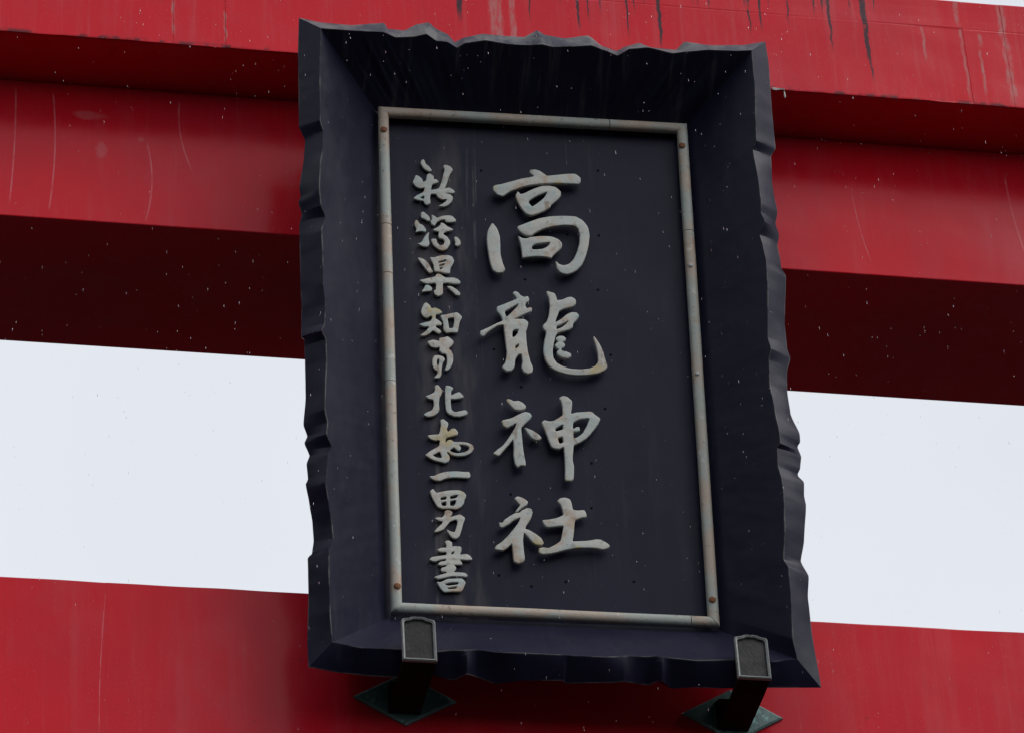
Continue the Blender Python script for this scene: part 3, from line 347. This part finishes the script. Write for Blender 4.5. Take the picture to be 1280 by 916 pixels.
# carved frame: crest line and outer edge of each rail, mm on the board
FRAME = {
 'L_rid': [(-566.2,870.4,121.2),(-570.9,747.6,121.6),(-572.1,588.3,122.7),(-564.1,559.4,115.3),(-567,503.1,118),(-574.2,457.7,124.6),(-578,381.1,128.1),(-574.3,333.1,124.7),(-561.9,307.6,113.2),(-573.5,260.3,124),(-571.8,208.4,122.4),(-571.5,109.9,122.2),(-566.2,47.9,117.2),(-569,-5.8,119.8),(-578.2,-30.7,128.4),(-566.6,-49.6,117.6),(-565.6,-106.9,116.7),(-570,-179.8,120.7),(-573,-248.2,123.5),(-565.5,-281.8,116.6),(-569.1,-315.4,120),(-555.9,-342.5,107.7),(-567,-370.6,118),(-571.1,-429.1,121.7),(-574.5,-449.6,124.9),(-566.2,-507,117.2),(-557.9,-564.2,109.6),(-555.4,-593.5,107.2),(-560.7,-614.7,112.1),(-568.2,-625,119.1),(-569.3,-686.5,120.1),(-568.1,-794.6,119),(-562.7,-870.4,109.4)],
 'L_out': [(-617.8,924.1,83.5),(-621.4,818.4,83.5),(-621,700.2,83.5),(-621.7,589.9,83.5),(-606.6,549.9,83.5),(-610.2,495.2,83.5),(-622.7,406.4,83.5),(-619.6,379.7,83.5),(-625.5,365.7,83.5),(-617.9,329.3,83.5),(-624,295.5,83.5),(-623.6,235.7,83.5),(-623.1,130.1,83.5),(-621.1,64.7,83.5),(-623.3,-26.4,83.5),(-616.1,-32.5,83.5),(-614.6,-90.5,83.5),(-614.4,-167.4,83.5),(-614.2,-196,83.5),(-620.7,-272.6,83.5),(-611.7,-303.7,83.5),(-619.1,-323,83.5),(-606.8,-356.9,83.5),(-614.3,-379.2,83.5),(-611.5,-422.8,83.5),(-617.2,-435.6,83.5),(-608.6,-491.1,83.5),(-602.1,-540.2,83.5),(-600,-589.3,83.5),(-604.3,-623.2,83.5),(-614.8,-634.1,83.5),(-614.4,-730.4,83.5),(-618.8,-863,83.5),(-616.9,-925.4,83.5)],
 'R_rid': [(558.3,876.8,129.8),(559.9,753.2,126.8),(554.2,603,121.1),(545.6,580.3,112.3),(552.4,479.8,119.2),(555,410,121.8),(552.5,387.3,119.3),(559,356.4,126),(546.5,322.9,113.3),(550.7,293.5,117.5),(555.3,243.8,122.1),(554.7,163.8,121.6),(546.9,22.4,113.6),(552.1,-13.3,118.9),(545.7,-42.6,112.4),(544.2,-113.5,110.8),(549.9,-184.5,116.7),(555.5,-251.8,122.4),(556.1,-284.1,123),(548.5,-293,115.3),(548,-343.8,114.8),(553.1,-378.1,120),(554.9,-429.6,121.7),(552.3,-516.3,119.1),(545.2,-600.1,111.9),(553,-625.8,119.8),(553.6,-697,120.4),(551.2,-818.3,118),(560,-869.6,112.1)],
 'R_out': [(608.4,938.2,83.5),(613,870.7,83.5),(611.6,715,83.5),(613.2,606.8,83.5),(599.5,581.6,83.5),(597.4,505.4,83.5),(598.5,474.2,83.5),(605,413,83.5),(597.9,378.4,83.5),(604.5,344.8,83.5),(598,310.5,83.5),(602.8,276.9,83.5),(603.5,243.3,83.5),(613.9,223.7,83.5),(601.2,82.8,83.5),(602,10.1,83.5),(608.9,-15.8,83.5),(597.4,-55.9,83.5),(593.8,-108.3,83.5),(593.8,-111.5,83.5),(598,-176.2,83.5),(617,-233.4,83.5),(617.2,-255.9,83.5),(608.7,-269.2,83.5),(616.5,-297.7,83.5),(611.9,-329.9,83.5),(603.1,-349.5,83.5),(619,-367.8,83.5),(616.2,-406,83.5),(619,-431.2,83.5),(607.2,-532.5,83.5),(594.6,-589.3,83.5),(611.6,-629.2,83.5),(605.6,-688.3,83.5),(608.7,-786.5,83.5),(620.7,-928.8,83.5)],
 'T_rid': [(-566.2,870.4,121.2),(-458.5,866.5,124.9),(-405.8,867.1,125.5),(-372.5,859.3,116.8),(-328.8,862.3,120.1),(-294.3,868.5,127),(-266.4,857.6,115),(-239.7,856.7,113.9),(-212,847.8,104),(-192.5,856.6,113.8),(-140.3,863.6,121.6),(-80.6,859.2,116.7),(-27.3,859.4,116.9),(7.9,862.4,120.3),(36.4,859.1,116.6),(89.4,862.1,119.9),(136.5,866,124.3),(167.3,859.2,116.8),(207.3,850.8,107.3),(238.1,864.1,122.2),(285.3,868.1,126.6),(352.3,860.7,118.4),(381.7,864.7,122.9),(446.7,870.6,129.4),(518.7,871.5,130.4),(558.3,876.8,129.8)],
 'T_out': [(-617.8,924.1,83.5),(-561,914.1,83.5),(-481.7,911.4,83.5),(-422.6,920.7,83.5),(-396,924.7,83.5),(-387.5,907,83.5),(-346.2,905,83.5),(-310.2,926.7,83.5),(-280.4,934.6,83.5),(-260.3,914.8,83.5),(-234,902.5,83.5),(-213.9,879.2,83.5),(-186.8,895.3,83.5),(-138.8,909.4,83.5),(-79.5,906.6,83.5),(-31.9,906.4,83.5),(-21.4,914.3,83.5),(3.1,930.3,83.5),(23.5,917.5,83.5),(73.9,910.5,83.5),(137.3,923.6,83.5),(174.8,892.9,83.5),(210.2,881.2,83.5),(234.9,897.2,83.5),(271.6,910.5,83.5),(301,898.4,83.5),(367.1,896,83.5),(392.7,922.7,83.5),(458.7,916.8,83.5),(543.8,922.9,83.5),(608.4,938.2,83.5)],
 'B_rid': [(-562.7,-870.4,109.4),(-492.4,-890.6,126.2),(-405.8,-889.3,125),(-314.4,-893.4,128.8),(-274.9,-884.6,120.4),(-219.4,-877.8,113.9),(-166.6,-887.3,123),(-111.7,-885.2,120.9),(-20.3,-887,122.7),(23.1,-889.2,124.9),(88.8,-889.7,125.3),(146,-879.5,115.5),(190.1,-879.4,115.4),(213.4,-874.2,110.4),(255.6,-882.2,118.1),(309.1,-889.4,125),(389,-879.7,115.7),(488.6,-881,116.9),(560,-869.6,112.1)],
 'B_out': [(-616.9,-925.4,83.5),(-541.7,-937.2,83.5),(-460.8,-942.8,83.5),(-406.8,-943.6,83.5),(-325.3,-934.3,83.5),(-271.2,-941,83.5),(-216.5,-932.8,83.5),(-162.3,-939.5,83.5),(-107.7,-940.3,83.5),(-15.8,-939.6,83.5),(49.9,-939.9,83.5),(110.3,-940.4,83.5),(171.1,-935,83.5),(215.5,-930.2,83.5),(259.1,-940.4,83.5),(369.6,-940.7,83.5),(492.2,-934,83.5),(620.7,-928.8,83.5)],
}

# ------------------------------------------------------------------ ground
def ground_mat():
    m = NT('wet_gravel_ground'); p = m.pos()
    a = m.noise(p, .35, 5); b = m.noise(p, 45, 3, .7)
    col = m.mix(m.ramp(a, .35, .65), (.022, .022, .021), (.032, .031, .029))
    col = m.mix(m.ramp(b, .4, .65), col, (.020, .020, .019))
    m.bump(b, .5, .02)
    return m.done(col, m.ramp(a, .4, .6, .75, .9), .10)
g = mesh('ground', [(-900, -900, 0), (900, -900, 0), (900, 900, 0), (-900, 900, 0)], [[0, 1, 2, 3]])
go = link('ground', g, ground_mat()); go['kind'] = 'structure'

# unseen wooded hillside, added to darken reflections from the left
def added_hills():
    m = NT('added_wooded_hill'); p = m.pos()
    a = m.noise(p, .35, 5, .6); c = m.noise(p, 1.6, 4, .7)
    col = m.mix(m.ramp(a, .35, .65), (.018, .028, .016), (.036, .050, .026)); col = m.mix(m.ramp(c, .35, .6, .7, 0), col, (.010, .015, .010))
    mat = m.done(col, .85, .2)
    nx, ny = 110, 130; vs_ = []; f = []
    for j in range(ny+1):
        for i in range(nx+1):
            th = math.radians(150 + 82*j/ny); r = 17 + 150*(i/nx)**1.5           # sweep round the left side
            x, y = r*math.cos(th), r*math.sin(th)
            hgt = 60*(1-math.exp(-(r-17)/24))*(.85+.3*noise.noise(Vector((x*.012, y*.012, 0))))
            ed = min(1, j/8, (ny-j)/8)
            tex = noise.noise(Vector((x*.22, y*.22, 1)))*1.6+noise.noise(Vector((x*.7, y*.7, 4)))*1.2
            vs_.append((x, y, -.3 + (hgt+tex*min(1, (r-17)/6))*ed))
    for j in range(ny):
        for i in range(nx): a_ = j*(nx+1)+i; f.append([a_, a_+1, a_+nx+2, a_+nx+1])
    o = link('added_hills', mesh('added_hills', vs_, f), mat); o['kind'] = 'structure'
added_hills()

# ------------------------------------------------------------------ the torii gate
gate = thing('torii_gate', 'large red torii gate with stained top lintel, carrying the black name board', 'torii gate')
X0, X1 = -4.6, 4.6
ZK0, ZK1 = 9.1755, 9.5458
link_kas = link('top_lintel', box('top_lintel', (X0, -.056, ZK0), (X1, .82, ZK1-.004), .004), M_KAS, gate)
JOINTS = [X0, -3.07, -2.95, -.9335, -.798, 1.204, 1.319, 3.34, 3.455, X1]
def panel_sheet(name, x0, x1, z0, z1, y, mat, parent, seed, amp=.0022, g_=.0004):
    """thin sheet with a folded edge; lower edge very slightly uneven"""
    rnd = random.Random(seed)
    nx = max(2, int((x1-x0)/.022))
    vs_ = []; f = []
    rows = [(z0, .0045), (z0, .0), (z0+.004, -.0005), (z0+(z1-z0)*.35, 0), (z0+(z1-z0)*.7, 0), (z1-.003, -.0005), (z1, .0), (z1, .0045)]
    top = 1 if amp == 0 else 0
    for i in range(nx+1):
        x = x0+g_ + (x1-x0-2*g_)*i/nx
        dz = (noise.noise(Vector((x*9, seed, 0)))+.6*noise.noise(Vector((x*31, seed, 3))))*amp
        dy = noise.noise(Vector((x*3, seed, 7)))*.0012
        for k, (z, yy) in enumerate(rows):
            vs_.append((x, y+yy+(dy if 2 <= k <= 5 else 0), z+(dz if k < 3 else 0)+(.0016*(noise.noise(Vector((x*7, seed, 9)))-.4) if top and k > 4 else 0)))
    R_ = len(rows)
    for i in range(nx):
        for k in range(R_-1): f.append([i*R_+k, (i+1)*R_+k, (i+1)*R_+k+1, i*R_+k+1])
    f.append([k for k in range(R_)]); f.append([nx*R_+k for k in range(R_-1, -1, -1)])
    me = mesh(name, vs_, f)
    return link(name, me, mat, parent)
for i in range(len(JOINTS)-1):
    panel_sheet('cladding_sheet', JOINTS[i], JOINTS[i+1], ZK0-.0005, 9.4440, -.0605, M_KAS, link_kas, i+1)
    panel_sheet('cladding_sheet', JOINTS[i], JOINTS[i+1], 9.44415, ZK1, -.0605 + (.0008 if i % 2 else 0), M_KAS, link_kas, i+31, .0006)
# loose flake of primer and a hardened drip under the drip edge
fl = []
for k in range(9):
    t = k/8; x = .652+.034*t; fl += [(x, -.0625, 9.1785-.0010*t), (x, -.0605, 9.1735-.0015*math.sin(t*6))]
link('primer_flake', mesh('primer_flake', fl, [[2*k, 2*k+2, 2*k+3, 2*k+1] for k in range(8)]), M_FLAKE, link_kas)
def drip(x, z, r, l):
    vs_ = []; f = []; seg = 8; prof = [(.5, 0), (.7, .3), (1, .7), (.75, .92), (.2, 1.0)]
    for rr, t in prof:
        for i in range(seg): vs_.append((x+r*rr*math.cos(i*math.pi/4), -.056+r*rr*math.sin(i*math.pi/4), z-l*t))
    for k in range(4):
        for i in range(seg): f.append([k*seg+i, k*seg+(i+1) % seg, (k+1)*seg+(i+1) % seg, (k+1)*seg+i])
    f += [list(range(seg)), list(range(5*seg-1, 4*seg-1, -1))]
    link('hardened_drip', mesh('hardened_drip', vs_, f, True), M_FLAKE, link_kas)
drip(.686, 9.176, .0028, .026); drip(.872, 9.172, .002, .008)

link('lower_lintel', box('lower_lintel', (X0+.12, .125, 8.7145), (X1-.12, .636, ZK0-.001), .003), M_SHI, gate)
nuki = link('tie_beam', box('tie_beam', (X0-.1, .2245, 7.115), (X1+.1, .54, 7.662), .004), M_NUK, gate)
NJ = [X0-.1, -3.12, -1.073, .985, 3.03, X1+.1]
for i in range(len(NJ)-1):
    panel_sheet('cladding_sheet', NJ[i], NJ[i+1], 7.115, 7.665, .220, M_NUK, nuki, i+61, .0, .00012)
link('added_bounce_cover', box('added_bounce_cover', (X0-.09, .2300, 7.6655), (X1+.09, .5400, 7.6695)), M_VERD, nuki)  # unseen dark sheet, added to cut red bounce onto the lintel underside
link('central_strut', box('central_strut', (-.26, .27, 7.6690), (.26, .50, 8.7150), .004), M_SHI, gate)
def pillar(x):
    seg = 48; vs_ = []; f = []; prof = [(.36, .0), (.36, .55), (.345, .57), (.31, 8.70), (.31, 8.716)]
    for r, z in prof:
        for i in range(seg): vs_.append((x+r*math.cos(2*math.pi*i/seg), .38+r*math.sin(2*math.pi*i/seg), z))
    for k in range(len(prof)-1):
        for i in range(seg): f.append([k*seg+i, k*seg+(i+1) % seg, (k+1)*seg+(i+1) % seg, (k+1)*seg+i])
    f.append(list(range(seg)))
    p = link('pillar', mesh('pillar', vs_, f, True), M_SHI, gate)
    seg = 8; vs_ = [(x+.62*math.cos(math.pi/8+i*math.pi/4), .38+.62*math.sin(math.pi/8+i*math.pi/4), z) for z in (-.02, .32) for i in range(seg)]
    link('stone_base', mesh('stone_base', vs_, [list(range(8)), list(range(8, 16))]+[[i, (i+1) % 8, 8+(i+1) % 8, 8+i] for i in range(8)]), M_STONE, p)
pillar(-3.75); pillar(3.75)

# two brackets that carry the board: flat seat with an upturned framed cap, diamond plate on the beam
def bracket(xc, lab):
    w = .041
    prof = [(-.026, 7.309), (.03, 7.3085), (.2185, 7.322), (.2185, 7.405), (.17, 7.385), (.075, 7.3215), (-.008, 7.3215), (-.012, 7.424), (-.026, 7.424)]
    b = link('support_bracket', prism_x('support_bracket', prof, xc-w+.003, xc+w-.003), M_BEAM, gate); b['label'] = lab
    # scalloped cap frame
    def outline(ix):
        a = w-ix; zt = 7.4335-ix; zb = 7.3095+ix
        pts = [(-a, zb), (a, zb), (a, zt-.012), (a*.93, zt-.0065), (a*.72, zt-.0045), (a*.52, zt-.003), (a*.40, zt), (a*.15, zt+.0015), (0, zt+.0005), (-a*.15, zt+.0015), (-a*.40, zt), (-a*.52, zt-.003), (-a*.72, zt-.0045), (-a*.93, zt-.0065), (-a, zt-.012)]
        return [(xc+x, z) for x, z in pts]
    O, I = outline(0), outline(.0068); n = len(O)
    vs_ = []
    for ring, y in ((O, -.027), (O, -.0345), ([(o[0]*.6+i[0]*.4, o[1]*.6+i[1]*.4) for o, i in zip(O, I)], -.0375), (I, -.0350), (I, -.027)):
        vs_ += [(x, y, z) for x, z in ring]
    f = [[k*n+i, k*n+(i+1) % n, (k+1)*n+(i+1) % n, (k+1)*n+i] for k in range(4) for i in range(n)] + [[4*n+i, 4*n+(i+1) % n, (i+1) % n, i] for i in range(n)]
    link('cap_frame', mesh('cap_frame', vs_, f), M_CAPF, b)
    P_ = outline(.0060)
    vs_ = [(x, -.0300, z) for x, z in P_] + [(x, -.0265, z) for x, z in P_]
    link('cap_plate', mesh('cap_plate', vs_, [list(range(n)), list(range(2*n-1, n-1, -1))]+[[i, (i+1) % n, n+(i+1) % n, n+i] for i in range(n)]), M_CAPP, b)
    # diamond plate
    zc = 7.3670; hx, hz = .1255, .0755
    vs_ = []
    for s_, y in ((1.0, .2192), (1.0, .2135), (.93, .2105)):
        vs_ += [(xc+.004-hx*s_, y, zc), (xc+.004, y, zc-hz*s_), (xc+.004+hx*s_, y, zc), (xc+.004, y, zc+hz*s_)]
    f = [[k*4+i, k*4+(i+1) % 4, k*4+4+(i+1) % 4, k*4+4+i] for k in range(2) for i in range(4)] + [[8, 9, 10, 11], [3, 2, 1, 0]]
    link('diamond_plate', mesh('diamond_plate', vs_, f), M_VERD, b)
bracket(-.3595, 'bracket under the board end with the column of small characters')
bracket(.4455, 'bracket under the plain end of the board')

# ------------------------------------------------------------------ the name board
U_ = Vector((0.99982875, -0.01755982, 0.00584218)); V_ = Vector((-0.00823031, -0.13916842, 0.99023452)); N_ = Vector((-0.01657529, -0.99011303, -0.13928911))
MW = Matrix.Identity(4)
for i in range(3): MW[i][0], MW[i][1], MW[i][2] = U_[i], V_[i], N_[i]
MW.translation = Vector((0, 0, 8.26861927))
plaque = thing('shrine_name_board', 'black framed shrine name board with raised silver characters, hung on the red gate', 'name board', MW)
NP = -.036                                             # face of the board behind the rim
link('board', box('board', (-.400, -.722, NP-.012), (.400, .722, NP), .0), M_BOARD, plaque)

def resample(pts, ax, ts):
    """outline points -> positions at normalised distances along axis ax (made monotone)"""
    P = [Vector(p)*.001 for p in pts]
    a = [p[ax] for p in P]; sgn = 1 if a[-1] > a[0] else -1
    for i in range(1, len(a)):
        if (a[i]-a[i-1])*sgn < .0005: a[i] = a[i-1]+sgn*.0005
    T = [(x-a[0])/(a[-1]-a[0]) for x in a]; out = []
    for t in ts:
        j = 0
        while j < len(T)-2 and t > T[j+1]: j += 1
        k = min(1, max(0, (t-T[j])/(T[j+1]-T[j])))
        ks = k*k*(3-2*k)*.35 + k*.65                      # soft shoulders, crisp turns
        p = P[j].lerp(P[j+1], ks); p[ax] = a[j]+(a[j+1]-a[j])*k
        out.append(p)
    return out
FOLD = [(-.56, 0), (-.3172, 0), (-.2674, -.005), (-.2425, .009), (-.2137, -.003), (-.1658, -.012), (-.1157, 0), (-.0098, .004), (-.0021, -.003), (.1352, .006), (.2032, -.008), (.2284, .008), (.2556, -.006), (.3101, 0), (.56, 0)]
def fold(x):
    for i in range(len(FOLD)-1):
        if FOLD[i][0] <= x <= FOLD[i+1][0]:
            k = (x-FOLD[i][0])/(FOLD[i+1][0]-FOLD[i][0]); return FOLD[i][1]+(FOLD[i+1][1]-FOLD[i][1])*k
    return 0
def rail(side):
    ax = 1 if side in 'LR' else 0
    def cuts(key):
        a = [p[ax] for p in FRAME[key]]; return [(x-a[0])/(a[-1]-a[0]) for x in a]
    ts = sorted(set([i/260 for i in range(261)] + [round(t, 5) for t in cuts(side+'_rid') if 0 <= t <= 1] + [round(t, 5) for t in cuts(side+'_out') if 0 <= t <= 1]))
    # one shared corner point per mitre
    ra, rb = FRAME[side+'_rid'][0][ax], FRAME[side+'_rid'][-1][ax]; oa, ob = FRAME[side+'_out'][0][ax], FRAME[side+'_out'][-1][ax]
    def pair(t):
        c = ra+(rb-ra)*t; e_ = .05
        if t < e_: c = oa+(ra+(rb-ra)*e_-oa)*t/e_
        elif t > 1-e_: c = ob+(ra+(rb-ra)*(1-e_)-ob)*(1-t)/e_
        return (c-oa)/(ob-oa)
    rid = resample(FRAME[side+'_rid'], ax, ts); out = resample(FRAME[side+'_out'], ax, [pair(t) for t in ts])
    ci, ch = .398, .720
    inn = {'L': ((-ci, ch), (-ci, -ch)), 'R': ((ci, ch), (ci, -ch)), 'T': ((-ci, ch), (ci, ch)), 'B': ((-ci, -ch), (ci, -ch))}[side]
    vs_ = []; f = []; wear_sheen = []
    SI = [0, .12, .25, .38, .5, .62, .74, .85, .93, .978]; SF = [.06, .25, .5, .75, .93]
    for i, t in enumerate(ts):
        a = Vector((*[inn[0][k]+(inn[1][k]-inn[0][k])*t for k in range(2)], NP-.002))
        e = min(1, t*12, (1-t)*12)
        fo = fold(rid[i][0])*2.0 if side == 'B' else 0
        r = rid[i].copy(); o = out[i].copy(); o.z += fo*e
        if side in 'LR': o.z += .003*e*noise.noise(Vector((t*40, 1 if side == 'L' else 2, 0)))
        bk = Vector((o.x*.86, o.y*.905, -.05))
        amp = {'T': .012, 'L': .0010, 'R': .0010, 'B': .0016}[side]
        for s in SI:
            p = a.lerp(r, s); w_ = 4*s*(1-s)*e
            p.z += amp*w_*(noise.noise(Vector((t*22, s*1.2, ord(side))))+.6*noise.noise(Vector((t*60, s*1.5, ord(side)+5))))
            vs_.append(p); wear_sheen.append(.2 if s > .95 else 0)
        vs_.append(r); wear_sheen.append(1)
        for s in SF:
            p = r.lerp(o, s); p.z += .0015*4*s*(1-s)*e+fo*e*.5*4*s*(1-s)*.5; vs_.append(p); wear_sheen.append(.72 if side == 'T' else (.2 if s < .1 else (.3 if s > .9 else 0)))  # top rail flank: sky reflection painted in as pale patches
        vs_.append(o); wear_sheen.append(.8); vs_.append(bk); wear_sheen.append(0)
    R_ = len(SI)+len(SF)+3
    for i in range(len(ts)-1):
        for k in range(R_-1): f.append([i*R_+k, (i+1)*R_+k, (i+1)*R_+k+1, i*R_+k+1])
    me = mesh('frame_rail', vs_, f)
    nrm = {'L': (1, 0, .7), 'R': (-1, 0, .7), 'T': (0, -1, .7), 'B': (0, 1, .7)}[side]
    # inner face must look towards the viewer
    bm = bmesh.new(); bm.from_mesh(me); bm.faces.ensure_lookup_table()
    if bm.faces[3].normal.dot(Vector(nrm)) < 0: bmesh.ops.reverse_faces(bm, faces=bm.faces[:])
    for fc in bm.faces: fc.smooth = True
    for ed in bm.edges:
        if len(ed.link_faces) == 2 and ed.calc_face_angle() > math.radians(13): ed.smooth = False
    bm.to_mesh(me); bm.free()
    at = me.attributes.new('wear_sheen', 'FLOAT', 'POINT')
    for k_, w_ in enumerate(wear_sheen): at.data[k_].value = w_
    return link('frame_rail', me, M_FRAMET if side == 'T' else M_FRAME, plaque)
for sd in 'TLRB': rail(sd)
link('back_sheet', box('back_sheet', (-.53, -.84, -.0555), (.53, .84, -.0515)), M_BLACK, plaque)

# rim: half-round bars with mitred corners, butt joints along the way
def rim_bar(p0, p1, inward, mitre0, mitre1, bow=0.0):
    wd, h0, h1 = .0268, -.018, .0
    p0 = Vector(p0); p1 = Vector(p1); d = (p1-p0).normalized(); w = Vector(inward)
    prof = [(0, h0), (0, h1-.008), (.0025, h1-.0035), (.0075, h1-.0008), (.0134, h1), (.0193, h1-.0008), (.0243, h1-.0035), (.0268, h1-.008), (.0268, h0)]
    L = (p1-p0).length; n = max(2, int(L/.05)); vs_ = []; f = []
    for i in range(n+1):
        t = i/n
        for (a, z) in prof:
            s0 = a if mitre0 else 0; s1 = a if mitre1 else 0
            s = s0+(L-s0-s1)*t
            jit = .0007*noise.noise(Vector((s*6+p0.x*9, p0.y*5, 1)))
            q = p0+d*s+w*(a+jit); vs_.append((q.x, q.y, z+jit))
    k = len(prof)
    for i in range(n):
        for j in range(k-1): f.append([i*k+j, (i+1)*k+j, (i+1)*k+j+1, i*k+j+1])
        f.append([i*k+k-1, (i+1)*k+k-1, (i+1)*k, i*k])
    f.append(list(range(k))); f.append([n*k+j for j in range(k-1, -1, -1)])
    me = mesh('rim_bar', vs_, f, True)
    try: me.set_sharp_from_angle(angle=math.radians(40))
    except Exception: pass
    link('rim_bar', me, M_RIM, plaque)
TLc, TRc, BRc, BLc = (-.4047, .7262), (.4055, .7280), (.4030, -.7292), (-.4030, -.7252)
def lerp2(a, b, t): return (a[0]+(b[0]-a[0])*t, a[1]+(b[1]-a[1])*t)
def run(a, b, inward, cuts):
    L = math.dist(a, b); st = [0]+cuts+[L]; g_ = .0010
    for i in range(len(st)-1):
        s0 = st[i]+(g_ if i else .0004); s1 = st[i+1]-(g_ if i < len(st)-2 else .0004)
        rim_bar(lerp2(a, b, s0/L), lerp2(a, b, s1/L), inward, i == 0, i == len(st)-2)
run(TLc, TRc, (0, -1), [.604]); run(BLc, BRc, (0, 1), [.735])
run(TLc, BLc, (1, 0), [.356, .500, .813]); run(TRc, BRc, (-1, 0), [.329])
dome = disc_dome('rim_screw', .0088, .0055)
for (x, y) in ((-.3923, .6521), (.3868, .6551), (-.3877, -.6579), (.3875, -.6602)):
    o = link('rim_screw', dome, M_RUST, plaque); o.location = (x, y, -.0015)
dome2 = disc_dome('rim_bolt', .0058, .0045)
for (x, y) in ((.389, .2916), (.387, -.0258)):
    o = link('rim_bolt', dome2, M_ZINC, plaque); o.location = (x, y, -.0015)
hole = disc_dome('fixing_hole', .0036, .0012, 10)
for (x, y) in ((-.137, .5665), (.1686, .5864), (.1615, .3895), (.1517, .2267), (.1756, .0378), (-.0348, .2464), (-.1221, .0374), (-.0569, -.0676), (.1539, -.1183), (-.0944, -.3734), (.1063, -.4016), (.1121, -.2754), (-.1322, -.5985), (-.0524, -.6255), (.0333, -.6085), (.2024, -.6008), (.0804, .3869)):
    o = link('fixing_hole', hole, M_HOLE, plaque); o.location = (x, y, NP)

# raised characters
def chaikin(r, n):
    for _ in range(n):
        q = []
        for i in range(len(r)):
            a, b = r[i], r[(i+1) % len(r)]
            q.append((a[0]*.84+b[0]*.16, a[1]*.84+b[1]*.16)); q.append((a[0]*.16+b[0]*.84, a[1]*.16+b[1]*.84))
        r = q
    return r
def character(key, big):
    front = -.010 if big else -.025; thick = .010 if big else .0070; bev = .0026 if big else .0015
    cu = bpy.data.curves.new('character', 'CURVE'); cu.dimensions = '2D'; cu.fill_mode = 'BOTH'
    cu.extrude = thick/2-bev; cu.bevel_depth = bev; cu.bevel_resolution = 3; cu.offset = -bev*.85
    for st in LETTERS[key]:
        for ring in st:
            r = chaikin([(x*.001, y*.001) for x, y in ring], 2)
            s = cu.splines.new('POLY'); s.points.add(len(r)-1); s.use_cyclic_u = True
            for p, (x, y) in zip(s.points, r): p.co = (x, y, 0, 1)
    tmp = bpy.data.objects.new('tmp', cu); COL.objects.link(tmp)
    bpy.context.view_layer.update()
    me = bpy.data.meshes.new_from_object(tmp.evaluated_get(bpy.context.evaluated_depsgraph_get()))
    bpy.data.objects.remove(tmp); bpy.data.curves.remove(cu)
    me.name = 'character'; me.materials.clear()
    bm = bmesh.new(); bm.from_mesh(me)
    bmesh.ops.remove_doubles(bm, verts=bm.verts[:], dist=1e-5)
    for v in bm.verts: v.co.z += front-thick/2
    # mounting pins behind each stroke
    for st in LETTERS[key]:
        r = st[0]; best = None; allp = [p for ring in st for p in ring]
        dense = [((p[0]*(1-t)+q_[0]*t), (p[1]*(1-t)+q_[1]*t)) for ring in st for p, q_ in zip(ring, ring[1:]+ring[:1]) for t in (0, .33, .66)]
        for i in range(len(r)):
            for j in range(i+2, len(r)):
                c = ((r[i][0]+r[j][0])/2, (r[i][1]+r[j][1])/2); ins = False
                for ring in st:
                    for p, q_ in zip(ring, ring[1:]+ring[:1]):
                        if (p[1] > c[1]) != (q_[1] > c[1]) and c[0] < p[0]+(c[1]-p[1])*(q_[0]-p[0])/(q_[1]-p[1]): ins = not ins
                if ins:
                    d = min(math.dist(c, p) for p in dense)
                    if best is None or d > best[0]: best = (d, (c[0]*.001, c[1]*.001))
        if best:
            x, y = best[1]; h = .0018
            q = bmesh.ops.create_cube(bm, size=1)['verts']
            for v in q: v.co = Vector((x+v.co.x*2*h, y+v.co.y*2*h, (NP-.001+front-thick+.003)/2+v.co.z*(front-thick+.003-NP+.001)))
    for fc in bm.faces: fc.smooth = True
    for ed in bm.edges:
        if len(ed.link_faces) == 2 and ed.calc_face_angle() > math.radians(38): ed.smooth = False
    bm.to_mesh(me); bm.free()
    return link('large_character' if big else 'small_character', me, M_LET, plaque)
for k in LETTERS: character(k, k.startswith('big'))

# ------------------------------------------------------------------ rain falling past the gate
def rain():
    m = NT('rain_water'); m.b.inputs['Transmission Weight'].default_value = 1.0; m.b.inputs['IOR'].default_value = 1.33
    mat = m.done((.95, .97, 1.0), .03, .5)
    rnd = random.Random(3); vs_ = []; f = []; seg = 6
    prof = [(.55, .10), (1.0, .32), (.85, .62), (.42, .88)]
    for _ in range(7500):
        x, y, z = rnd.uniform(-3.2, 3.2), rnd.uniform(-2.6, -.25), rnd.uniform(6.4, 10.6)
        if y > -.45 and abs(x) < .75: y -= .35
        r = .00018+.00036*rnd.random()**2; l = r*rnd.uniform(12, 20); k0 = len(vs_); lean = rnd.uniform(-.03, .06)
        vs_.append((x, y, z))
        for rr, t in prof:
            for i in range(seg): vs_.append((x+rr*r*math.cos(i*math.pi/3)-lean*l*t, y+rr*r*math.sin(i*math.pi/3), z+l*t))
        vs_.append((x-lean*l, y, z+l)); e = len(vs_)-1
        for i in range(seg):
            j = (i+1) % seg
            f.append((k0, k0+1+j, k0+1+i))
            for q in range(3): a = k0+1+q*seg; f.append((a+i, a+j, a+seg+j, a+seg+i))
            a = k0+1+3*seg; f.append((a+i, a+j, e))
    me = bpy.data.meshes.new('rain'); me.from_pydata(vs_, [], f); me.update()
    for p in me.polygons: p.use_smooth = True
    o = link('rain', me, mat); o['kind'] = 'stuff'; o['label'] = 'fine rain drops falling in front of the gate'; o['category'] = 'rain'
rain()
